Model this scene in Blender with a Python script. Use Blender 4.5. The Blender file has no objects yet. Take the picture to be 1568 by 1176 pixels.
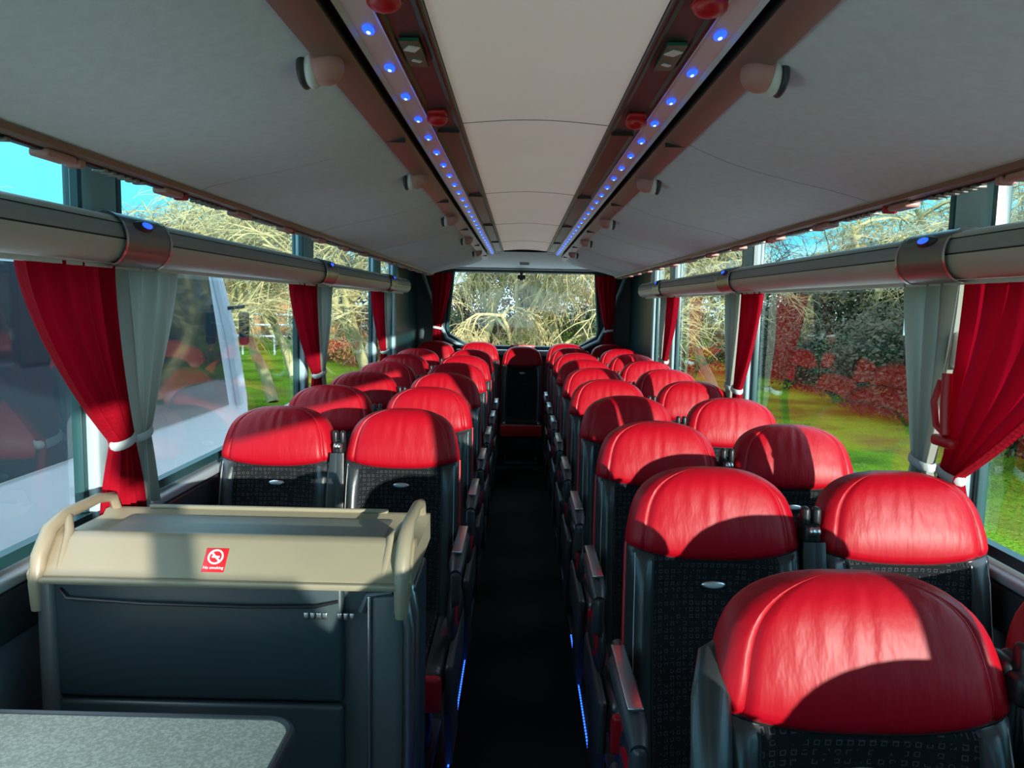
import bpy, bmesh, math, random
from mathutils import Vector, Matrix, Quaternion
S=bpy.context.scene
R=math.radians
# ---------------------------------------------------------------- materials
def nt(name):
    m=bpy.data.materials.new(name); m.use_nodes=True
    n=m.node_tree; b=n.nodes['Principled BSDF']; return m,n,b
def pm(name,col,rough=.5,metal=0,emit=None,es=0,bump=None,vary=0,vscale=8,coat=0,spec=.5,bstretch=None):
    m,n,b=nt(name); N=n.nodes; L=n.links
    b.inputs['Base Color'].default_value=(*col,1); b.inputs['Roughness'].default_value=rough
    b.inputs['Metallic'].default_value=metal; b.inputs['Coat Weight'].default_value=coat
    b.inputs['Specular IOR Level'].default_value=spec
    if emit: b.inputs['Emission Color'].default_value=(*emit,1); b.inputs['Emission Strength'].default_value=es
    tc=N.new('ShaderNodeTexCoord'); mp=N.new('ShaderNodeMapping'); L.new(tc.outputs['Object'],mp.inputs[0])
    if bstretch: mp.inputs['Scale'].default_value=bstretch
    if vary:
        t=N.new('ShaderNodeTexNoise'); t.inputs['Scale'].default_value=vscale; t.inputs['Detail'].default_value=4
        L.new(tc.outputs['Object'],t.inputs[0])
        r=N.new('ShaderNodeValToRGB'); r.color_ramp.elements[0].position=.3; r.color_ramp.elements[1].position=.7
        r.color_ramp.elements[0].color=(*[c*(1-vary) for c in col],1); r.color_ramp.elements[1].color=(*[min(1,c*(1+vary)) for c in col],1)
        L.new(t.outputs[0],r.inputs[0]); L.new(r.outputs[0],b.inputs['Base Color'])
    if bump:
        t=N.new('ShaderNodeTexNoise'); t.inputs['Scale'].default_value=bump[0]; t.inputs['Detail'].default_value=3
        L.new(mp.outputs[0],t.inputs[0]); bp=N.new('ShaderNodeBump'); bp.inputs['Strength'].default_value=bump[1]; bp.inputs['Distance'].default_value=bump[2]
        L.new(t.outputs[0],bp.inputs['Height']); L.new(bp.outputs[0],b.inputs['Normal'])
    return m
def mathn(N,L,op,a,b=None):
    x=N.new('ShaderNodeMath'); x.operation=op
    for i,v in enumerate((a,b)):
        if v is None: continue
        if isinstance(v,(int,float)): x.inputs[i].default_value=v
        else: L.new(v,x.inputs[i])
    return x.outputs[0]
def fabric_mat():
    m,n,b=nt('patterned_fabric'); N=n.nodes; L=n.links
    tc=N.new('ShaderNodeTexCoord'); sp=N.new('ShaderNodeSeparateXYZ'); L.new(tc.outputs['Object'],sp.inputs[0])
    def cell(o,k): return mathn(N,L,'ABSOLUTE',mathn(N,L,'SUBTRACT',mathn(N,L,'FRACT',mathn(N,L,'MULTIPLY',o,k)),.5))
    mx=mathn(N,L,'MAXIMUM',cell(sp.outputs[0],62),cell(sp.outputs[2],62))
    ring=mathn(N,L,'MULTIPLY',mathn(N,L,'GREATER_THAN',mx,.17),mathn(N,L,'LESS_THAN',mx,.28))
    t=N.new('ShaderNodeTexNoise'); t.inputs['Scale'].default_value=60; L.new(tc.outputs['Object'],t.inputs[0])
    ring=mathn(N,L,'MULTIPLY',ring,mathn(N,L,'GREATER_THAN',t.outputs[0],.47))
    mix=N.new('ShaderNodeMix'); mix.data_type='RGBA'; L.new(ring,mix.inputs[0])
    mix.inputs[6].default_value=(.008,.0085,.010,1); mix.inputs[7].default_value=(.045,.045,.048,1)
    L.new(mix.outputs[2],b.inputs['Base Color']); b.inputs['Roughness'].default_value=.95; b.inputs['Specular IOR Level'].default_value=.15
    return m
def glass_mat(name,tint,k=.05,p=.55):
    m=bpy.data.materials.new(name); m.use_nodes=True; n=m.node_tree; N=n.nodes; L=n.links; N.clear()
    o=N.new('ShaderNodeOutputMaterial'); t=N.new('ShaderNodeBsdfTransparent'); t.inputs[0].default_value=(*tint,1)
    g=N.new('ShaderNodeBsdfGlossy'); g.inputs['Roughness'].default_value=.01; g.inputs[0].default_value=(.9,.95,1,1)
    f=N.new('ShaderNodeLayerWeight'); f.inputs[0].default_value=.5
    a=mathn(N,L,'ADD',mathn(N,L,'MULTIPLY',mathn(N,L,'POWER',f.outputs['Facing'],4),p),k)
    mx=N.new('ShaderNodeMixShader'); L.new(a,mx.inputs[0]); L.new(t.outputs[0],mx.inputs[1]); L.new(g.outputs[0],mx.inputs[2]); L.new(mx.outputs[0],o.inputs[0])
    return m
def cloth_mat(name,col,tr=.35,bump=True):
    m,n,b=nt(name); N=n.nodes; L=n.links
    b.inputs['Base Color'].default_value=(*col,1); b.inputs['Roughness'].default_value=.9; b.inputs['Specular IOR Level'].default_value=.15
    tl=N.new('ShaderNodeBsdfTranslucent'); tl.inputs[0].default_value=(*col,1)
    mx=N.new('ShaderNodeMixShader'); mx.inputs[0].default_value=tr
    o=N['Material Output']; L.new(b.outputs[0],mx.inputs[1]); L.new(tl.outputs[0],mx.inputs[2]); L.new(mx.outputs[0],o.inputs[0])
    tc=N.new('ShaderNodeTexCoord'); v=N.new('ShaderNodeTexVoronoi'); v.inputs['Scale'].default_value=75; v.inputs['Randomness'].default_value=.35; L.new(tc.outputs['Object'],v.inputs[0])
    bp=N.new('ShaderNodeBump'); bp.inputs['Strength'].default_value=.6 if bump else .12; bp.inputs['Distance'].default_value=.004
    L.new(v.outputs['Distance'],bp.inputs['Height']); L.new(bp.outputs[0],b.inputs['Normal'])
    return m
def speckle(name,c1,c2,scale,rough,thr=.5):
    m,n,b=nt(name); N=n.nodes; L=n.links
    tc=N.new('ShaderNodeTexCoord'); t=N.new('ShaderNodeTexNoise'); t.inputs['Scale'].default_value=scale; t.inputs['Detail'].default_value=6
    L.new(tc.outputs['Object'],t.inputs[0]); r=N.new('ShaderNodeValToRGB')
    r.color_ramp.elements[0].position=thr-.08; r.color_ramp.elements[1].position=thr+.12
    r.color_ramp.elements[0].color=(*c1,1); r.color_ramp.elements[1].color=(*c2,1)
    L.new(t.outputs[0],r.inputs[0]); L.new(r.outputs[0],b.inputs['Base Color']); b.inputs['Roughness'].default_value=rough
    b.inputs['Specular IOR Level'].default_value=.25
    return m
RED=pm('red_leather',(.37,.0015,.009),.42,bump=(11,.25,.010),bstretch=(3.0,3.0,.6),spec=.22)
REDD=pm('red_piping',(.42,.006,.014),.4,spec=.3)
BLK=pm('black_leather',(.020,.022,.024),.36,bump=(30,.2,.004),coat=.2)
FAB=fabric_mat()
PLS=pm('grey_plastic',(.036,.040,.046),.42)
PLSD=pm('black_plastic',(.010,.010,.012),.4)
SIL=pm('silver_metal',(.66,.66,.66),.28,1)
STI=pm('stitching',(.45,.46,.46),.6)
CEIL=pm('ceiling_cream_glow',(.86,.78,.72),.6,vary=.02,vscale=3,bump=(150,.08,.002),emit=(1,.88,.80),es=.10)  # cream panel with faint warm emission added to brighten it; not a lamp
RACK=pm('rack_felt',(.70,.76,.81),.85,vary=.04,vscale=40,bump=(180,.15,.002))
SEAM=pm('rack_seam',(.40,.42,.44),.7)
COP=pm('copper_trim',(.25,.165,.135),.42,.1)
BRN=pm('brown_trim',(.040,.040,.036),.42)
LEDB=pm('led_band',(.60,.56,.56),.3)
BLUE=pm('blue_led',(.02,.05,.9),.4,emit=(.01,.06,1),es=2.0)
BLU2=pm('blue_floor_led',(.02,.05,.9),.4,emit=(.02,.12,1),es=2.2)
LEDC=pm('led_core',(.5,.7,1),.4,emit=(.25,.5,1),es=2.5)
PINK=pm('pink_plastic',(.52,.24,.21),.45)
GRN=pm('exit_green',(.0,.10,.05),.4); WHT=pm('white_plastic',(.75,.75,.75),.4)
RPL=pm('red_plastic',(.50,.010,.016),.35)
DUCT=pm('duct_cream',(.58,.57,.53),.4)
DUCD=pm('duct_shadow_gap',(.05,.05,.05),.5)
BRZ=pm('bronze_block',(.25,.23,.205),.3,.4)
WALL=pm('wall_panel',(.15,.17,.195),.6,vary=.06,vscale=30)
FRM=pm('window_frame',(.012,.05,.055),.35)
PIL=pm('pillar_teal',(.28,.38,.41),.5)
SILL=pm('sill_grey',(.34,.36,.38),.5)
CARP=speckle('aisle_carpet',(.004,.004,.004),(.022,.022,.020),200,.95,.57)
PODM=pm('podium_vinyl',(.016,.018,.021),.6,spec=.3)
CAB=pm('cabinet_dark',(.024,.038,.044),.36,vary=.06,vscale=3)
CABF=pm('cabinet_frame',(.07,.078,.082),.4)
BEI=pm('tray_beige',(.25,.205,.135),.42,vary=.04,vscale=5)
TRAY=pm('tray_inlay',(.20,.195,.165),.5)
TAB=speckle('table_laminate',(.40,.375,.29),(.60,.57,.46),160,.5)
CRED=cloth_mat('curtain_red',(.40,.002,.014),.45); CGRY=cloth_mat('curtain_grey',(.36,.345,.30),.4,False)
CTIE=cloth_mat('curtain_tie',(.66,.70,.69),.2,False)
GLS=glass_mat('side_glass',(.78,.90,.89),.07,.6); GLR=glass_mat('rear_glass',(.92,.95,.93),.04,.4)
# ---------------------------------------------------------------- mesh builder
class MB:
    def __init__(s): s.v=[];s.f=[];s.m=[];s.mats=[]
    def mi(s,mat):
        if mat not in s.mats: s.mats.append(mat)
        return s.mats.index(mat)
    def add(s,vs,fs,mat):
        o=len(s.v); k=s.mi(mat); s.v+= [tuple(v) for v in vs]
        for f in fs: s.f.append(tuple(i+o for i in f)); s.m.append(k)
    def box(s,c,d,mat,bev=0,rot=None,seg=3):
        bm=bmesh.new(); bmesh.ops.create_cube(bm,size=1)
        bmesh.ops.scale(bm,vec=d,verts=bm.verts)
        if bev: bmesh.ops.bevel(bm,geom=bm.edges[:],offset=min(bev,min(d)*.49),segments=seg,profile=.5,affect='EDGES')
        M=Matrix.Translation(c)
        if rot: M=M@rot.to_4x4()
        bm.transform(M); bm.verts.index_update()
        s.add([v.co[:] for v in bm.verts],[[v.index for v in f.verts] for f in bm.faces],mat); bm.free()
    def tube(s,pts,r,mat,n=8,flat=1.0,cap=True,up=None):
        pts=[Vector(p) for p in pts]; vs=[];fs=[]; prev=None
        for i,p in enumerate(pts):
            t=(pts[min(i+1,len(pts)-1)]-pts[max(i-1,0)]).normalized()
            if prev is None:
                a=up and Vector(up) or (Vector((0,0,1)) if abs(t.z)<.9 else Vector((1,0,0)))
            else: a=prev
            a=(a-t*a.dot(t)).normalized(); b=t.cross(a); prev=a
            rr=r[i] if isinstance(r,(list,tuple)) else r
            for k in range(n):
                an=2*math.pi*k/n; vs.append(p+a*(math.cos(an)*rr*flat)+b*(math.sin(an)*rr))
        for i in range(len(pts)-1):
            for k in range(n): fs.append((i*n+k,i*n+(k+1)%n,(i+1)*n+(k+1)%n,(i+1)*n+k))
        if cap and n>2: fs.append(tuple(range(n))[::-1]); fs.append(tuple((len(pts)-1)*n+k for k in range(n)))
        s.add(vs,fs,mat)
    def prof(s,poly,y0,y1,mat,closed=False,ny=1):
        n=len(poly); vs=[];fs=[]
        for j in range(ny+1):
            y=y0+(y1-y0)*j/ny; vs+=[(x,y,z) for x,z in poly]
        for j in range(ny):
            for i in range(n if closed else n-1): fs.append((j*n+i,j*n+(i+1)%n,(j+1)*n+(i+1)%n,(j+1)*n+i))
        if closed: fs.append(tuple(range(n))); fs.append(tuple(ny*n+i for i in range(n))[::-1])
        s.add(vs,fs,mat)
    def xprof(s,poly,x0,x1,mat):
        n=len(poly); vs=[(x0,y,z) for y,z in poly]+[(x1,y,z) for y,z in poly]
        fs=[(i,(i+1)%n,n+(i+1)%n,n+i) for i in range(n)]+[tuple(range(n))[::-1],tuple(n+i for i in range(n))]
        s.add(vs,fs,mat)
    def ell(s,c,r,mat,n=16,m=8):
        vs=[];fs=[]
        for j in range(m+1):
            ph=math.pi*j/m
            for i in range(n):
                a=2*math.pi*i/n; vs.append((c[0]+r[0]*math.sin(ph)*math.cos(a),c[1]+r[1]*math.sin(ph)*math.sin(a),c[2]+r[2]*math.cos(ph)))
        for j in range(m):
            for i in range(n): fs.append((j*n+i,j*n+(i+1)%n,(j+1)*n+(i+1)%n,(j+1)*n+i))
        s.add(vs,fs,mat)
    def mesh(s,name,smooth=True,ang=38):
        me=bpy.data.meshes.new(name); me.from_pydata(s.v,[],s.f)
        for m in s.mats: me.materials.append(m)
        me.polygons.foreach_set('material_index',s.m); me.update()
        bm=bmesh.new(); bm.from_mesh(me); bmesh.ops.remove_doubles(bm,verts=bm.verts,dist=.00002); bmesh.ops.recalc_face_normals(bm,faces=bm.faces); bm.to_mesh(me); bm.free()
        if smooth:
            me.polygons.foreach_set('use_smooth',[True]*len(me.polygons)); me.set_sharp_from_angle(angle=R(ang))
        return me
    def obj(s,name,loc=(0,0,0),smooth=True,parent=None,ang=38):
        o=bpy.data.objects.new(name,s.mesh(name,smooth,ang)); o.location=loc; S.collection.objects.link(o)
        if parent: o.parent=parent
        return o
def link(name,me,loc,rz=0,sc=1):
    o=bpy.data.objects.new(name,me); o.location=loc; o.rotation_euler=(0,0,rz)
    o.scale=(sc,)*3 if isinstance(sc,(int,float)) else sc
    S.collection.objects.link(o); return o
# ---------------------------------------------------------------- seat
ZB=.980; ZT=1.19
def seat_w(z):
    if z<=ZB:
        t=(z-.40)/.6; return .217+.006*math.sin(math.pi*min(1,max(0,t)))
    k=min(1,(z-ZB)/(ZT-ZB)); return (.219-.034*k**1.2)*max(0,1-k**6)**(1/2.6)
def sfront(u,z,front=True):
    w=seat_w(z); yb=(z-ZT)*.2+.055
    kk=min(1,max(0,(z-ZB)/(ZT-ZB)))
    k=max(0,1-kk**8)**(1/2.2)
    T=(.062 if front else .05)*k
    e=max(0,1-abs(u)**6)**.32
    y=yb+(-T if front else T)*e
    if front:
        if z<ZB:
            q=min(1,(ZB-z)/.05); c=max(0,1-(abs(u)/.74)**2)
            y+=q*(.032*c**.7); y-=q*.018*math.exp(-((abs(u)-.84)/.11)**2)
        else:
            y-=.010*(1-u*u)*math.sin(math.pi*kk)**.8
            y-=.008*math.exp(-((kk-.25)/.25)**2)*e
            hh=max(0,min(1,(kk-.25)/.5))*max(0,min(1,(1-kk)/.15))
            y+=.0013*math.sin(u*27+1.8*math.sin(kk*3+u*3)+math.sin(u*11))*math.exp(-(u/.5)**2)*hh
        y+=.012*math.exp(-((z-ZB)/.008)**2)*e
        if z>ZB: y+=.007*k*math.exp(-((abs(u)-.82)/.028)**2)
    g=math.exp(-((z-ZB)/.09)**2)
    za=z+g*(.030*abs(u)**2.4-.008)
    if kk>0: za-=.014*kk*kk*(u*w/.18)**2
    return (u*w,y,za)
def make_seat(arm,belt,armup=False):
    b=MB(); NU=72
    zs=[.40+(ZB-.40)*i/16 for i in range(15)]+[ZB-.02,ZB-.01,ZB-.004]
    zs+=[ZB+(ZT-ZB)*t for t in (0,.02,.04,.07,.12,.2,.3,.4,.5,.6,.7,.78,.84,.88,.91,.935,.955,.97,.982,.991,.997,1)]
    us=[-math.cos(math.pi*i/NU) for i in range(NU+1)]
    for side in (True,False):
        for j in range(len(zs)-1):
            z0,z1=zs[j],zs[j+1]
            for i in range(NU):
                u0,u1=us[i],us[i+1]; um=abs(u0+u1)/2
                if z0>=ZB-1e-6: mat=RED
                elif side: mat=FAB if um<.70 else BLK
                else: mat=PLS
                k=b.mi(mat); o=len(b.v)
                P=[sfront(u0,z0,side),sfront(u1,z0,side),sfront(u1,z1,side),sfront(u0,z1,side)]
                b.v+=P
                b.f.append((o,o+1,o+2,o+3)); b.m.append(k)
    off=lambda p,d:(p[0],p[1]-d,p[2])
    for sg in (-1,1):
        b.tube([off(sfront(sg*.82,ZB+.004+(.186*i/14)),-.001) for i in range(15)],.0022,REDD,6)
        b.tube([off(sfront(sg*.72,.45+(ZB-.46)*i/12),.001) for i in range(13)],.003,PLSD,6)
        b.tube([off(sfront(sg*.92,.42+(ZB-.43)*i/12),.0005) for i in range(13)],.0014,STI,5)
        b.tube([(sg*(sfront(1,.42+(ZB-.42)*i/12)[0]-.001),sfront(1,.42+(ZB-.42)*i/12)[1]-.004,.42+(ZB-.40)*i/12) for i in range(13)],.006,REDD,8)
    b.tube([off(sfront(-.98+1.96*i/24,ZB),-.001) for i in range(25)],.003,PLSD,6)
    p=sfront(0,.915); b.ell((0,p[1]-.003,.906),(.031,.006,.0115),SIL,24,10); b.ell((0,p[1]-.007,.906),(.025,.004,.0072),STI,24,8)
    b.box((0,-.33,.385),(.445,.50,.13),BLK,.05,seg=4); b.box((0,-.335,.44),(.33,.46,.035),FAB,.016)
    b.box((0,-.585,.37),(.43,.03,.12),REDD,.014)
    b.box((0,-.30,.30),(.40,.42,.06),PLS,.02)
    b.box((0,-.28,.15),(.30,.10,.30),PLSD,.02); b.box((0,-.28,.012),(.34,.34,.024),PLS,.008)
    if belt:
        x=belt*.232
        b.box((x,-.02,1.045),(.030,.06,.05),PLSD,.012); b.ell((x,-.052,1.055),(.010,.012,.012),SIL,12,8); b.box((x-belt*.008,-.02,1.085),(.02,.03,.05),PLSD,.009)
        b.box((x+belt*.004,.01,.80),(.026,.06,.56),PLSD,.01)
        b.tube([(x-belt*.002,-.06,1.03),(x-belt*.006,-.085,.9),(x-belt*.012,-.13,.65),(x-belt*.02,-.17,.48)],.018,BLK,8,.12,up=(0,1,0))
        b.box((x,-.14,.50),(.03,.03,.08),SIL,.008)
    if arm:
        x=arm*.245
        b.box((arm*.232,-.10,.70),(.03,.22,.09),PLS,.014)
        if armup:
            b.tube([(x,-.16,.60),(x+.008,-.13,.78),(x+.012,-.09,.93),(x+.022,-.03,1.015),(x+.04,.03,1.055),(x+.08,.06,1.07)],[.018,.020,.021,.021,.019,.014],BLK,12,1.4)
        else:
            b.tube([(x,-.06,.70),(x,-.12,.735),(x,-.25,.745),(x,-.40,.735),(x,-.455,.715)],[.020,.025,.028,.026,.018],PLS,12)
            b.box((x,-.25,.771),(.034,.30,.008),SIL,.003)
            b.box((x,-.44,.665),(.034,.05,.12),PLS,.016)
        b.ell((arm*.232,-.32,.55),(.022,.17,.10),BLK,20,10); b.ell((arm*.238,-.33,.56),(.020,.13,.072),RED,20,10); b.ell((arm*.246,-.33,.56),(.017,.10,.05),BLK,20,10)
        b.box((arm*.235,-.30,.36),(.028,.50,.17),PLS,.03)
        b.xprof([(-.40,.02),(-.16,.02),(-.20,.30),(-.48,.30)],arm*.225-.012,arm*.225+.012,PLS)
    return b.mesh('coach_seat_mesh')
SR_A=make_seat(-1,1); SR_W=make_seat(0,-1); SL_A=make_seat(1,-1); SL_W=make_seat(0,1); SF=make_seat(-1,1,True); SC=make_seat(0,0)
NM='passenger_seat'
for k in range(-2,9):
    y=1.13+.78*k
    if k==0:
        link(NM,SF,(.500,y,0),sc=(1.04,1,1)); link(NM,SR_W,(.958,y,0))
    else:
        link(NM,SR_A,(.470,y,0)); link(NM,SR_W,(.945,y,0))
for k in range(6):
    y=2.89+.78*k
    link(NM,SL_A,(-.470,y,0)); link(NM,SL_W,(-.945,y,0))
for x in (-.94,-.47,0,.47,.94): link(NM,SC,(x,8.22,.0 if x else -.04))
# ---------------------------------------------------------------- shell
Y0,Y1=-2.2,8.8
b=MB(); b.box((0,(Y0+Y1)/2,-.18),(.56,Y1-Y0,.06),CARP); b.obj('floor')
b=MB()
for s in(-1,1):
    b.box((s*.74,(Y0+Y1)/2,-.08),(.96,Y1-Y0,.16),PODM,.01)
    b.box((s*.262,(Y0+Y1)/2,.002),(.03,Y1-Y0,.012),PLS,.003)
b.obj('floor_podium')
for s in(-1,1):
    b=MB()
    for i in range(150): b.box((s*.247,.3+.022*i,.009),(.006,.010,.004),BLU2)
    b.obj('floor_led_strip',smooth=False)
BAY=[-2.15,-.02,2.12,4.17,6.22,7.15]
wi=1
for s,nm in((-1,'left'),(1,'right')):
    b=MB(); yc=(Y0+Y1)/2; L=Y1-Y0
    b.box((s*1.235,yc,.39),(.05,L,1.10),WALL); b.box((s*1.235,yc,2.17),(.05,L,.24),WALL)
    b.box((s*1.235,(7.15+Y1)/2,1.5),(.05,Y1-7.15,1.2),FRM)
    b.box((s*1.21,yc,.945),(.07,L,.03),SILL,.01); b.box((s*1.205,yc,.86),(.03,L,.12),PLS,.01); b.box((s*1.20,yc,.10),(.04,L,.14),PLS,.02)
    b.obj('wall_'+nm)
    for k,y in enumerate(BAY):
        b=MB(); b.box((s*1.215,y,1.37),(.05,.08,.86),PIL,.012); b.box((s*1.235,y,1.5),(.03,.12,1.14),FRM,.005)
        b.box((s*1.20,y,1.93),(.06,.15,.30),PIL,.02)
        b.box((s*1.19,y-.10,1.93),(.02,.02,.28),FRM); b.box((s*1.19,y+.10,1.93),(.02,.02,.28),FRM)
        b.obj('trim_%d'%(wi+20+k))
    for k in range(len(BAY)-1):
        ya,yb=BAY[k]+.05,BAY[k+1]-.05
        b=MB(); b.add([(s*1.235,ya,.96),(s*1.235,yb,.96),(s*1.235,yb,2.06),(s*1.235,ya,2.06)],[(0,1,2,3)],GLS)
        b.box((s*1.222,(ya+yb)/2,.985),(.03,yb-ya,.03),FRM); b.box((s*1.222,(ya+yb)/2,2.04),(.03,yb-ya,.03),FRM); b.box((s*1.222,(ya+yb)/2,1.80),(.03,yb-ya,.03),FRM)
        b.obj('window_%d'%wi,smooth=False); wi+=1
b=MB(); b.box((0,(Y0+Y1)/2,2.30),(2.54,Y1-Y0,.05),WALL); b.obj('ceiling_roof_shell')
b=MB(); b.box((0,Y0,.2),(2.5,.05,.8),WALL); b.box((0,Y0,2.22),(2.5,.05,.16),WALL); b.obj('wall_front')
b=MB(); b.add([(-1.2,Y0,.6),(1.2,Y0,.6),(1.2,Y0,2.14),(-1.2,Y0,2.14)],[(0,1,2,3)],GLR); b.obj('window_%d'%wi); wi+=1
b=MB(); b.xprof([(-2.15,.0),(-1.75,.0),(-1.70,.75),(-1.78,.92),(-2.0,1.0),(-2.15,.98)],-1.15,1.15,PLS)
b.tube([(-.70+.21*math.cos(2*math.pi*i/32),-1.60+.06*math.sin(2*math.pi*i/32),.90+.20*math.sin(2*math.pi*i/32)) for i in range(33)],.014,PLSD,8,cap=False)
b.tube([(-.70,-1.60,.90),(-.70,-1.78,.78)],.03,PLSD); b.box((-.70,-1.60,.90),(.34,.02,.04),PLSD,.008)
b.obj('dashboard')
b=MB(); b.box((.74,-1.48,.70),(.86,.03,1.40),PLS,.012); b.tube([(.31,-1.48,.0),(.31,-1.48,1.36),(.35,-1.48,1.41),(1.14,-1.48,1.41),(1.18,-1.48,1.36),(1.18,-1.48,.96)],.018,SIL,10); b.obj('added_sun_block_panel')  # unseen panel and frame behind camera, added to block sun from the cabinet
YW=8.78
out=[(-1.25,2.3),(1.25,2.3),(1.25,-.2),(-1.25,-.2)]
hole=[(-.80,1.965),(.80,1.965),(.86,1.32),(.84,1.24),(.62,1.11),(-.62,1.11),(-.84,1.24),(-.86,1.32)]
b=MB()
V=[(x,YW,z) for x,z in out+hole]
b.add(V,[(0,1,5,4),(1,2,8,7,6,5),(2,3,10,9,8),(3,0,4,11,10)],pm('rear_panel',(.04,.055,.06),.5))
hp=[(x,YW,z) for x,z in hole]
b.tube([(x,YW-.02,z) for x,z in hole]+[(hole[0][0],YW-.02,hole[0][1])],.022,FRM,6)
b.box((0,YW-.05,2.03),(1.9,.08,.10),SILL,.02); b.box((0,YW-.10,1.055),(1.5,.16,.06),PIL,.02)
for s in(-1,1):
    b.tube([(s*.62,YW-.05,1.08),(s*.86,YW-.05,1.20),(s*.93,YW-.06,1.34),(s*1.08,YW-.2,1.80),(s*1.12,YW-.3,1.95)],.035,PIL,8,.6)
b.obj('wall_rear')
b=MB(); b.add(hp,[tuple(range(8))],GLR); b.obj('window_%d'%wi); wi+=1
b=MB(); b.box((0,YW-.06,1.12),(.28,.01,.035),RPL,.003); b.box((0,YW-.067,1.12),(.2,.004,.015),WHT); b.obj('emergency_exit_sign')
b=MB(); b.box((-.03,YW-.10,1.90),(.09,.08,.05),PLSD,.015); b.ell((-.03,YW-.15,1.885),(.025,.02,.025),PLSD); b.box((-.03,YW-.06,1.94),(.03,.05,.05),PLSD); b.obj('rear_view_camera')
# ---------------------------------------------------------------- ceiling assembly
b=MB(); ce=7.05
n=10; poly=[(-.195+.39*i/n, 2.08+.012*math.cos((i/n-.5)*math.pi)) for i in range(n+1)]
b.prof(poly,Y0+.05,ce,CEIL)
for k in range(-2,4):
    y=2.12+1.32*k
    b.tube([(x,y,z-.0002) for x,z in poly],.0015,BRZ,6)
b.prof([(-.42,2.05),(-.2,2.075),(.2,2.075),(.42,2.05)],ce,ce+.02,SILL)
V=[(-.42,ce,2.07),(.42,ce,2.07),(.9,YW-.08,2.0),(-.9,YW-.08,2.0)]
b.add(V,[(0,1,2,3)],pm('rear_headliner',(.50,.58,.58),.6))
b.box((0,ce+1.0,2.02),(.1,.06,.04),WHT,.01)
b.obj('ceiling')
RE=7.95
rp=[(.415,2.045),(.46,2.026),(.53,2.000),(.62,1.975),(.72,1.952),(.82,1.930),(.90,1.908),(.94,1.892)]
for s,nm in((-1,'left'),(1,'right')):
    m=lambda P:[(s*x,z) for x,z in P]
    b=MB()
    b.prof(m([(.195,2.10),(.197,2.072),(.204,2.066)]),Y0+.05,ce+.5,PLSD)
    b.prof(m([(.204,2.066),(.215,2.074),(.262,2.070),(.272,2.058)]),Y0+.05,ce+.7,BRN)
    b.prof(m([(.272,2.058),(.280,2.066),(.322,2.062),(.329,2.054)]),Y0+.05,ce+.8,LEDB)
    b.prof(m([(.329,2.054),(.330,2.08),(.350,2.08),(.351,2.052)]),Y0+.05,ce+.8,PLSD)
    b.prof(m([(.351,2.052),(.358,2.046),(.400,2.036),(.412,2.034),(.416,2.046)]),Y0+.05,RE,COP)
    for k in range(6):
        y=2.16+1.26*(k-1); b.box((s*.24,y,2.067),(.065,.008,.01),PLSD); b.box((s*.383,y,2.040),(.055,.004,.012),PLSD)
    b.obj('trim_%d'%(40+(s>0)))
    b=MB()
    for k in range(32):
        yy=1.37-.215*2+.215*k
        b.ell((s*.301,yy,2.0625),(.0100,.023,.005),BLUE,14,6); b.ell((s*.301,yy,2.0580),(.0035,.008,.002),LEDC,10,6)
    b.obj('led_light_strip')
    for y in (1.22,1.97):
        b=MB(); b.ell((s*.248,y,2.054),(.027,.028,.016),RPL,20,8); b.box((s*.248,y,2.066),(.05,.07,.012),RPL,.005); b.obj('emergency_hatch_knob')
    b=MB(); b.box((s*.240,1.50,2.066),(.036,.15,.006),GRN); b.box((s*.240,1.465,2.0625),(.022,.028,.003),WHT,rot=Matrix.Rotation(.5,3,'Z')); b.box((s*.240,1.535,2.0625),(.018,.010,.003),WHT,rot=Matrix.Rotation(.6,3,'Z')); b.obj('emergency_exit_sign')
    b=MB(); b.prof(m(rp),Y0+.05,RE,RACK,ny=8)
    b.prof(m([(.94,1.892),(.955,1.90),(.96,2.27)]),Y0+.05,RE,RACK)
    b.add([(s*x,RE,z) for x,z in rp+[(.96,2.27),(.415,2.27)]],[tuple(range(len(rp)+2))],RACK)
    for k in range(7):
        y=.90+1.26*k
        if y<RE: b.tube([(s*x,y+.02*math.sin((x-.4)*5),z-.0002) for x,z in rp],.0012,SEAM,6)
    b.prof(m([(.925,1.895),(.93,1.884),(.945,1.880),(.985,1.884),(.99,1.90)]),Y0+.05,RE,COP)
    b.prof(m([(.950,1.881),(.953,1.876),(.972,1.877),(.975,1.883)]),Y0+.05,RE,PLSD)
    b.obj('luggage_rack')
    b=MB(); random.seed(5+s)
    for k in range(15):
        y=.55+.5*k
        b.box((s*.962,y,1.873),(.040,.10,.016),PINK,.006); b.box((s*.962,y+.075,1.872),(.036,.022,.018),RPL if k%2 else PINK,.005)
        for j in range(6): b.box((s*.962,y+.17+.035*j,1.874),(.03,.016,.008),BRZ,.003)
    b.obj('reading_light_panel')
    for k in range(5):
        y=1.47+1.28*k
        b=MB(); b.ell((s*.402,y,2.030),(.036,.038,.034),PINK,28,14)
        b.ell((s*.424,y+.003,2.024),(.017,.038,.033),WHT,24,12); b.ell((s*.440,y+.005,2.026),(.012,.043,.036),PLS,24,12)
        b.obj('rack_lock_knob')
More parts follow.
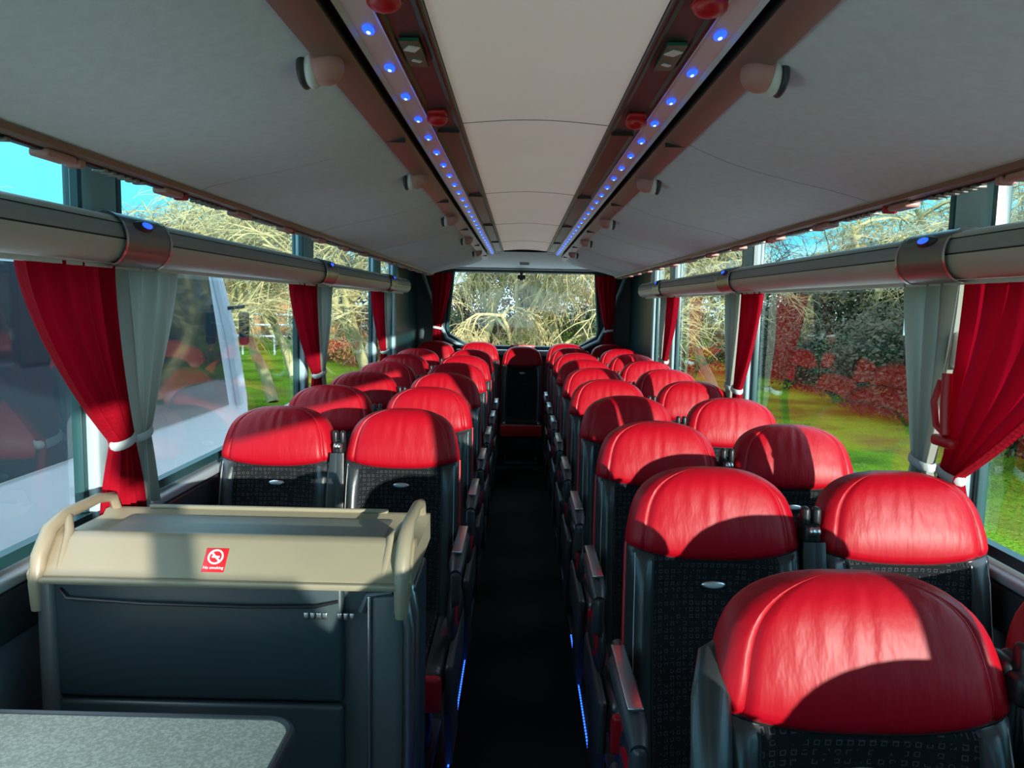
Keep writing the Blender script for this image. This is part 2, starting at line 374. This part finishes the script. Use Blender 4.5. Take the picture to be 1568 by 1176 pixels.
# ---------------------------------------------------------------- window duct rails
for s in(-1,1):
    b=MB(); c=(1.105,1.748)
    def arc(a0,a1,r=.062,n=10): return [(s*(c[0]-r*.8*math.cos(R(a0+(a1-a0)*i/n))),c[1]+r*math.sin(R(a0+(a1-a0)*i/n))) for i in range(n+1)]
    b.prof(arc(-100,-2),Y0+.1,7.2,DUCT); b.prof(arc(2,38),Y0+.1,7.2,SILL); b.prof(arc(42,110),Y0+.1,7.2,DUCT)
    b.prof(arc(-100,110,.058),Y0+.1,7.2,DUCD)
    b.prof([(s*1.10,1.808),(s*1.20,1.812)],Y0+.1,7.2,SILL); b.prof([(s*1.11,1.688),(s*1.20,1.69)],Y0+.1,7.2,DUCT)
    b.box((s*1.13,2.5,1.680),(.02,9.3,.012),WHT)
    b.obj('air_duct_rail')
    for y in BAY[1:5]:
        b=MB()
        b.prof([(s*(1.105-.072*.82*math.cos(R(a))),1.748+.070*math.sin(R(a))) for a in range(-100,111,15)],y-.125,y+.125,BRZ)
        for yy in(y-.125,y+.125): b.prof([(s*(1.105-.074*.82*math.cos(R(a))),1.748+.072*math.sin(R(a))) for a in range(-100,111,15)],yy-.006,yy+.006,SIL)
        b.ell((s*1.058,y-.02,1.786),(.018,.050,.016),PLS,20,8); b.ell((s*1.050,y-.02,1.789),(.013,.032,.010),BLUE,16,8)
        b.obj('service_light')
# ---------------------------------------------------------------- curtains
def curtain(name,A,B,T,wt,ztop,ztie,zbot,wb,n,mat,ph=0,seed=0):
    A=Vector(A);B=Vector(B);T=Vector(T); d=(B-A).normalized(); nr=Vector((-d.y,d.x)); b=MB(); NS=100;NT=44
    rnd=random.Random(seed); phs=[rnd.uniform(0,6) for _ in range(4)]
    def P(s,t):
        z=ztop+(zbot-ztop)*t
        if z>ztie:
            k=(ztop-z)/(ztop-ztie); kk=k**1.5
            l=A.lerp(T-d*wt/2,kk); r=B.lerp(T+d*wt/2,kk); am=.018*(1-.25*k)
        else:
            k=(ztie-z)/(ztie-zbot); w=wt+(wb-wt)*math.sin(k*math.pi/2); l=T-d*w/2; r=T+d*w/2; am=.013+.01*k
        p=l.lerp(r,s)+nr*(am*math.sin(2*math.pi*n*s+ph+.5*math.sin(3*t+phs[0]))+am*.45*math.sin(2*math.pi*n*1.7*s+phs[1]+2*t))
        return (p.x,p.y,z)
    vs=[P(i/NS,j/NT) for j in range(NT+1) for i in range(NS+1)]
    fs=[(j*(NS+1)+i,j*(NS+1)+i+1,(j+1)*(NS+1)+i+1,(j+1)*(NS+1)+i) for j in range(NT) for i in range(NS)]
    b.add(vs,fs,mat)
    lp=[]
    for i in range(17):
        a=2*math.pi*i/16; p=T+d*((wt/2+.006)*math.cos(a))+nr*(.025*math.sin(a)); lp.append((p.x,p.y,ztie+.010*math.cos(a)))
    b.tube(lp,.013,CTIE,8,.4,up=(nr.x,nr.y,0))
    b.obj(name,ang=80)
k=0
for y in (2.08,4.13,6.18):
    curtain('window_curtain_red',(-1.14,y-.38),(-1.14,y+.0),(-1.13,y+.02),.08,1.682,1.20,.985,.16,5,CRED,seed=k)
    curtain('window_curtain_grey',(-1.14,y+.01),(-1.14,y+.38),(-1.14,y+.14),.08,1.682,1.20,.985,.15,4.5,CGRY,1,seed=k+9)
    curtain('window_curtain_red',(1.14,y-(.62 if k==0 else .4)),(1.14,y-.04),(1.13,y-.05),.09,1.682,1.17,.985,.17,5,CRED,seed=k+3)
    curtain('window_curtain_grey',(1.14,y-.02),(1.14,y+.26),(1.14,y+.12),.09,1.682,1.17,.985,.15,4,CGRY,2,seed=k+5)
    k+=1
for s in(-1,1):
    curtain('rear_curtain',(s*.80,8.62),(s*1.02,8.5),(s*.95,8.55),.09,1.93,1.32,1.10,.12,4,CRED,seed=30+s)
b=MB(); b.box((1.17,2.10,1.50),(.05,.09,.10),WHT,.015); b.tube([(1.10,2.03,1.44),(1.095,2.02,1.36),(1.095,2.01,1.28)],.014,RPL,10); b.tube([(1.10,2.06,1.42),(1.09,2.07,1.36),(1.09,2.05,1.30),(1.095,2.01,1.28)],.009,RPL,8); b.box((1.10,2.02,1.26),(.03,.10,.03),RPL,.01); b.obj('emergency_hammer')
# ---------------------------------------------------------------- service cabinet
b=MB(); XL,XR,YF,YB=-1.12,-.275,1.68,2.02; xc=(XL+XR)/2
b.box((xc,(YF+YB)/2+.01,.40),(XR-XL-.02,YB-YF-.02,1.14),CABF,.02)
b.box((xc-.05,YF+.004,.82),(.66,.03,.275),CAB,.010); b.box((xc-.05,YF+.004,.355),(.66,.03,.64),CAB,.010)
b.box((XL+.03,YF,.45),(.045,.04,1.04),CABF,.015); b.box((XR-.045,YF+.002,.42),(.075,.03,1.05),CABF,.015)
b.box((XR-.082,YF-.004,.42),(.008,.03,1.04),SIL,.003)
xa=xc-.36
b.tube([(xa,YF-.012,.940),(xa+.02,YF-.020,.922),(xa+.2,YF-.022,.914),(xa+.42,YF-.022,.912),(xa+.58,YF-.020,.915),(xa+.63,YF-.012,.925)],.006,PLSD,10,.6)
for i,x in enumerate((0,.014,.028,.042,.075,.09,.104)): b.box((XR-.225+x,YF-.013,.890),(.011,.004,.016),SIL,.002)
for yy,rr in((YF+.01,.016),(YF+.10,.014)):
    b.tube([(XR+.004,yy,-.0),(XR+.004,yy,.86),(XR-.008,yy,.92),(XR-.03,yy,.955)],rr,SIL,12)
b.tube([(XR-.10,YF-.005,.90),(XR-.085,YF-.008,.94),(XR-.03,YF-.008,.95)],.010,CABF,8)
b.box((XR-.002,(YF+YB)/2+.03,.45),(.02,.22,.95),CAB,.008)
lip=[(YF-.012,.958),(YF-.014,.972),(YF+.045,1.040),(YF+.060,1.050),(YF+.080,1.048),(YF+.09,1.022),(YB-.03,1.020),(YB-.015,1.032),(YB+.01,1.032),(YB+.015,.962)]
b.xprof(lip,XL-.012,XR+.012,BEI)
b.box((xc,(YF+YB)/2+.03,1.023),(XR-XL-.16,.20,.006),TRAY,.002)
b.box((xc,YB+.0,1.037),(XR-XL-.2,.014,.012),BEI,.005)
for x,sg in((XL+.01,1),(XR-.01,-1)):
    b.tube([(x,YF-.012,.89),(x,YF-.014,.95),(x,YF+.000,1.01),(x,YF+.04,1.058),(x,YF+.10,1.078),(x,YB-.09,1.080),(x,YB-.02,1.066),(x,YB+.005,1.02)],[.014,.017,.018,.018,.015,.013,.013,.012],BEI,12,1.0)
    b.xprof([(YF-.016,.90),(YF-.02,.965),(YF+.03,1.042),(YF+.07,1.060),(YF+.09,1.02),(YF+.02,.90)],x-.016,x+.016,BEI)
    b.tube([(x+sg*.045,YF-.002,.970),(x+sg*.035,YF+.06,1.050),(x+sg*.010,YF+.10,1.072)],.011,BEI,10)
b.tube([(XL,YF-.016,.960),(XR,YF-.016,.960)],.009,BEI,8)
cab=b.obj('service_cabinet',ang=45)
e=bpy.data.objects.new('no_smoking_sign',None); e.location=(-.715,1.696,1.004); e.rotation_euler=(R(49),0,0); S.collection.objects.link(e)
b=MB(); b.box((0,0,.001),(.052,.058,.003),RPL,.001)
b.tube([(.016*math.cos(2*math.pi*i/24),.007+.016*math.sin(2*math.pi*i/24),.004) for i in range(25)],.0022,WHT,6,cap=False)
b.box((0,.007,.004),(.030,.004,.002),WHT,rot=Matrix.Rotation(-.78,3,'Z')); b.box((0,.007,.0035),(.018,.004,.001),WHT)
b.obj('plate',parent=e)
t=bpy.data.curves.new('label','FONT'); t.body='No smoking'; t.size=.0095; t.align_x='CENTER'; t.extrude=.0003
o=bpy.data.objects.new('label',t); o.location=(0,-.022,.0035); t.materials.append(WHT); S.collection.objects.link(o); o.parent=e
b=MB()
def rr(x0,y0,x1,y1,r,n=8):
    P=[]
    for cx,cy,a0 in((x1-r,y1-r,0),(x0+r,y1-r,90),(x0+r,y0+r,180),(x1-r,y0+r,270)):
        for i in range(n+1):
            a=R(a0+90*i/n); P.append((cx+r*math.cos(a),cy+r*math.sin(a)))
    return P
def slab(P,z0,z1,mat):
    n=len(P); b.add([(x,y,z0) for x,y in P]+[(x,y,z1) for x,y in P],[(i,(i+1)%n,n+(i+1)%n,n+i) for i in range(n)]+[tuple(range(n))[::-1],tuple(n+i for i in range(n))],mat)
TX=-.445; TY=1.44; TZ=.775
slab(rr(-1.12,.86,TX,TY,.06),TZ-.03,TZ,PLS); slab(rr(-1.105,.875,TX-.015,TY-.015,.05),TZ,TZ+.003,TAB)
Pm=rr(-1.112,.868,TX-.008,TY-.008,.055); b.tube([(x,y,TZ-.001) for x,y in Pm+Pm[:1]],.009,PLS,8)
b.box((-1.12,1.15,.38),(.08,.3,.73),PLS,.02); b.tube([(-.75,1.15,TZ-.03),(-1.1,1.15,.45)],.02,SIL,10)
b.obj('folding_table')
# ---------------------------------------------------------------- outside
GZ=-1.1
def ground_mat():
    m,n,bs=nt('grass'); N=n.nodes; L=n.links
    tc=N.new('ShaderNodeTexCoord'); t=N.new('ShaderNodeTexNoise'); t.inputs['Scale'].default_value=.5; t.inputs['Detail'].default_value=8; L.new(tc.outputs['Object'],t.inputs[0])
    r=N.new('ShaderNodeValToRGB'); e=r.color_ramp.elements; e[0].position=.32; e[0].color=(.06,.13,.014,1); e[1].position=.75; e[1].color=(.15,.12,.04,1)
    k=e.new(.54); k.color=(.16,.30,.02,1)
    L.new(t.outputs[0],r.inputs[0]); L.new(r.outputs[0],bs.inputs['Base Color']); bs.inputs['Roughness'].default_value=1; bs.inputs['Specular IOR Level'].default_value=0
    t2=N.new('ShaderNodeTexNoise'); t2.inputs['Scale'].default_value=14; L.new(tc.outputs['Object'],t2.inputs[0])
    bp=N.new('ShaderNodeBump'); bp.inputs['Strength'].default_value=1; bp.inputs['Distance'].default_value=.25; L.new(t2.outputs[0],bp.inputs['Height']); L.new(bp.outputs[0],bs.inputs['Normal'])
    return m
b=MB(); b.add([(-120,-60,GZ),(120,-60,GZ),(120,160,GZ),(-120,160,GZ)],[(0,1,2,3)],ground_mat()); b.obj('grass_ground')
ASP=speckle('pale_paving',(.42,.41,.39),(.52,.51,.48),40,.9)
b=MB(); b.box((-1.0,3,GZ+.01),(10,44,.02),ASP); b.obj('paved_road')
BARK=pm('bark',(.33,.28,.12),.9,vary=.4,vscale=3); BARKD=pm('bark_dark',(.12,.09,.055),.9,vary=.3,vscale=3)
LEAF=pm('evergreen_leaf',(.035,.07,.016),.8,vary=.6,vscale=2); LEAFO=pm('autumn_leaf',(.22,.10,.028),.8,vary=.5,vscale=2)
BRAM=pm('bramble',(.070,.058,.030),.9,vary=.6,vscale=1.5)
def tree(seed,h,droop,mat,lv=5,ch=4,tr=.018,mn=.009):
    rnd=random.Random(seed); b=MB()
    def br(p,d,L,r,l):
        pts=[p]; rad=[r]; q=Vector(p); d=Vector(d)
        ns=4 if l<2 else 3
        for i in range(ns):
            d=(d+Vector((rnd.uniform(-1,1),rnd.uniform(-1,1),rnd.uniform(-1,1)))*.28+Vector((0,0,-droop*l*.16 if l>1 else .05))).normalized()
            q=q+d*(L/ns); pts.append(q.copy()); rad.append(r*(1-.5*(i+1)/ns))
        b.tube(pts,rad,mat,6 if l<2 else 3,cap=False)
        if l>=lv: return
        for c in range(ch+(1 if l>=2 else 0)):
            t=rnd.uniform(.3,1); i=min(ns-1,int(t*ns)); pp=pts[i].lerp(pts[i+1],t*ns-i)
            ax=Vector((rnd.uniform(-1,1),rnd.uniform(-1,1),rnd.uniform(-.3,1))).normalized()
            nd=(d*.5+ax*.8).normalized()
            br(pp,nd,L*rnd.uniform(.6,.82),max(mn,r*(.62 if l<2 else .5)),l+1)
    br(Vector((0,0,0)),Vector((rnd.uniform(-.1,.1),0,1)),h*.34,h*tr,0)
    return b.mesh('bare_tree_mesh',ang=60)
T1=tree(1,8,.9,BARK,mn=.010); T2=tree(2,10,.4,BARK,mn=.010); T3=tree(3,11,.25,BARKD)
def bush(seed,mat,n=5000,q=.11):
    rnd=random.Random(seed); b=MB(); vs=[];fs=[]
    for i in range(n):
        v=Vector((rnd.gauss(0,1),rnd.gauss(0,1),rnd.gauss(0,1))).normalized()
        rr_=rnd.uniform(.72,1.0)*(1+.18*math.sin(v.x*7+seed)*math.cos(v.z*6)+.1*math.sin(v.y*13))
        p=Vector((v.x*1.6*rr_,v.y*1.6*rr_,1.3+v.z*1.35*rr_))
        a=Vector((rnd.gauss(0,1),rnd.gauss(0,1),rnd.gauss(0,1))).normalized(); c=a.orthogonal().normalized()
        o=len(vs); vs+= [p-a*q*.5,p-c*q*.3,p+a*q*.5,p+c*q*.3]; fs.append((o,o+1,o+2,o+3))
    b.add(vs,fs,mat); return b.mesh('hedge_bush_mesh',smooth=False)
B1=bush(1,LEAF); B2=bush(2,LEAFO,3500,.13); B3=bush(3,BRAM,5000,.13)
rnd=random.Random(11)
for x,y,m,s_ in [(-3.4,18,T2,.9),(3.2,19,T2,1.0),(-.3,24,T1,1.0),(5.5,21,T2,.9),(-6.5,20,T2,.9),(2,28,T2,1.1),(-2,31,T2,1.2),(-8,27,T2,1),(8,28,T3,1),(1,38,T3,1.3),(-6,42,T2,1.3),
   (12,12,T2,.8),(15,14,T3,1.1),(11,20,T2,1),(16,22,T2,1.1),(19,12,T3,1),(20,28,T2,1.3),(14,34,T2,1.2),(24,17,T2,1),(15,7,T3,.8),
   (-20,40,T3,1),(-27,34,T2,1.1),(-14,44,T2,1.0),(-34,26,T2,1.1),(-34,15,T3,1),(-38,38,T2,1.3),(-17,52,T3,1.2)]:
    link('bare_tree',m,(x,y,GZ),rnd.uniform(0,6),s_)
for i in range(13): link('hedge_bush',B3 if i%3 else B1,(9.0+rnd.uniform(-.5,1.2)+i*.15,10.5+i*1.9,GZ-.1),rnd.uniform(0,6),rnd.uniform(.8,1.2))
for i in range(5): link('hedge_bush',B3 if i%2 else B1,(12+rnd.uniform(-.5,1.5)-i*.3,2.5+i*2,GZ-.1),rnd.uniform(0,6),rnd.uniform(.9,1.2))
for i in range(12): link('hedge_bush',B1 if i%2 else B3,(15.5+rnd.uniform(-1,2),6+i*2.9,GZ-.1),rnd.uniform(0,6),rnd.uniform(1.3,1.8))
for i in range(9): link('hedge_bush',(B3,B2,B1)[i%3],(-9+i*2.3,34+rnd.uniform(-2,2),GZ-.1),rnd.uniform(0,6),rnd.uniform(.8,1.2))
for i in range(12): link('hedge_bush',B3 if i%2 else B2,(-32+i*6,64+rnd.uniform(-3,3),GZ-.3),rnd.uniform(0,6),rnd.uniform(1.8,2.6))
for i in range(12): link('hedge_bush',B2 if i%2 else B1,(-28-rnd.uniform(0,5)-i*.3,12+i*3.9,GZ-.1),rnd.uniform(0,6),rnd.uniform(.9,1.4))
GALV=pm('galvanised',(.52,.55,.57),.45,.2)
b=MB()
for z in(-.2,.35,.85): b.tube([(-24,36,z),(-6,38,z)],.05,GALV,6)
for i in range(13): b.tube([(-24+1.5*i,36+i/6,GZ),(-24+1.5*i,36+i/6,.9)],.05,GALV,6)
b.obj('metal_railing')
BRK=pm('brick',(.45,.18,.08),.9,vary=.2,vscale=6); ROOF=pm('roof_tile',(.12,.07,.06),.9); DG=pm('dark_window',(.02,.03,.04),.1)
def house(loc,rz,w,d,h):
    b=MB(); b.box((0,0,h/2),(w,d,h),BRK)
    b.xprof([(-d/2-.3,h),(d/2+.3,h),(0,h+d*.35)],-w/2-.2,w/2+.2,ROOF)
    for i in range(4):
        for z in(1.4,3.8):
            x=-w/2+w*(i+.5)/4; b.box((x,-d/2-.02,z),(1.2,.08,1.3),WHT,.02); b.box((x,-d/2-.07,z),(1.0,.04,1.1),DG)
    b.box((0,-d/2-.04,1.05),(1,.08,2.1),FRM,.02); b.box((w*.3,0,h+d*.3),(.6,.6,1.6),BRK)
    o=b.obj('brick_house',loc,smooth=False); o.rotation_euler=(0,0,rz)
house((-22,57,GZ),.25,14,8,5.2); house((32,50,GZ),-.6,14,8,5.2)
WP=pm('van_paint',(.62,.66,.72),.25,coat=.5); VG=pm('van_glass',(.02,.035,.045),.06,coat=.5)
b=MB(); xo=-3.0
body=[(2.6,GZ+.35),(2.55,.6),(2.62,1.7),(2.8,2.0),(7.2,2.05),(7.65,1.85),(8.05,1.2),(8.3,.55),(8.4,-.2),(8.3,GZ+.35)]
b.xprof(body,xo-2.1,xo,WP)
b.xprof([(2.75,.52),(2.85,1.78),(7.3,1.80),(7.75,.52)],xo-.01,xo+.012,VG)
for y in(4.2,5.7): b.box((xo+.012,y,1.15),(.02,.07,1.28),PLSD)
b.tube([(xo+.01,7.42,1.86),(xo+.01,7.8,1.15),(xo+.01,8.02,.5)],.055,WP,8)
for y in(3.6,7.2):
    b.tube([(xo-.25,y,GZ+.38),(xo+.02,y,GZ+.38)],.37,PLSD,28); b.tube([(xo+.0,y,GZ+.38),(xo+.04,y,GZ+.38)],.2,SIL,20)
b.box((xo,5.4,-.1),(.03,5.2,.04),PLSD)
b.box((xo+.18,7.75,1.30),(.10,.08,.34),PLSD,.03); b.tube([(xo,7.8,1.5),(xo+.18,7.76,1.52)],.02,PLSD)
b.obj('white_minibus')
b=MB(); b.tube([(7.6,14.5,GZ),(7.6,14.5,1.7)],.04,GALV); b.box((7.6,14.4,1.45),(1.0,.05,.6),WHT,.02); b.box((7.6,14.36,1.45),(.85,.02,.4),GRN); b.obj('road_sign')
# ---------------------------------------------------------------- light
d=-Vector((.53,-1,.145)).normalized()
l=bpy.data.lights.new('sun','SUN'); l.energy=7.2; l.angle=R(.5); l.color=(1,.94,.86)
o=bpy.data.objects.new('sun',l); o.rotation_euler=d.to_track_quat('-Z','Y').to_euler(); o.location=(20,-40,12); S.collection.objects.link(o)
w=bpy.data.worlds.new('World'); S.world=w; w.use_nodes=True; N=w.node_tree.nodes; L=w.node_tree.links
tc=N.new('ShaderNodeTexCoord'); sp=N.new('ShaderNodeSeparateXYZ'); L.new(tc.outputs['Generated'],sp.inputs[0])
cr=N.new('ShaderNodeValToRGB'); e=cr.color_ramp.elements; e[0].position=0; e[0].color=(.34,.50,.55,1); e[1].position=.75; e[1].color=(.62,.76,.95,1)
k=e.new(.08); k.color=(.05,.25,.34,1); k=e.new(.26); k.color=(.06,.29,.43,1)
L.new(sp.outputs[2],cr.inputs[0]); L.new(cr.outputs[0],N['Background'].inputs[0]); N['Background'].inputs[1].default_value=3.4
S.view_settings.view_transform='Standard'; S.view_settings.look='None'; S.view_settings.exposure=.5; S.view_settings.gamma=1.03
# ---------------------------------------------------------------- camera
c=bpy.data.cameras.new('cam'); c.lens=27; c.sensor_width=36; c.clip_start=.02; c.clip_end=400
o=bpy.data.objects.new('camera',c); S.collection.objects.link(o); S.camera=o
M=Matrix.Rotation(R(.53),4,'Z')@Matrix.Rotation(R(90-5.95),4,'X')@Matrix.Rotation(.02,4,'Z')
o.matrix_world=Matrix.Translation((-.03,0,1.6))@M
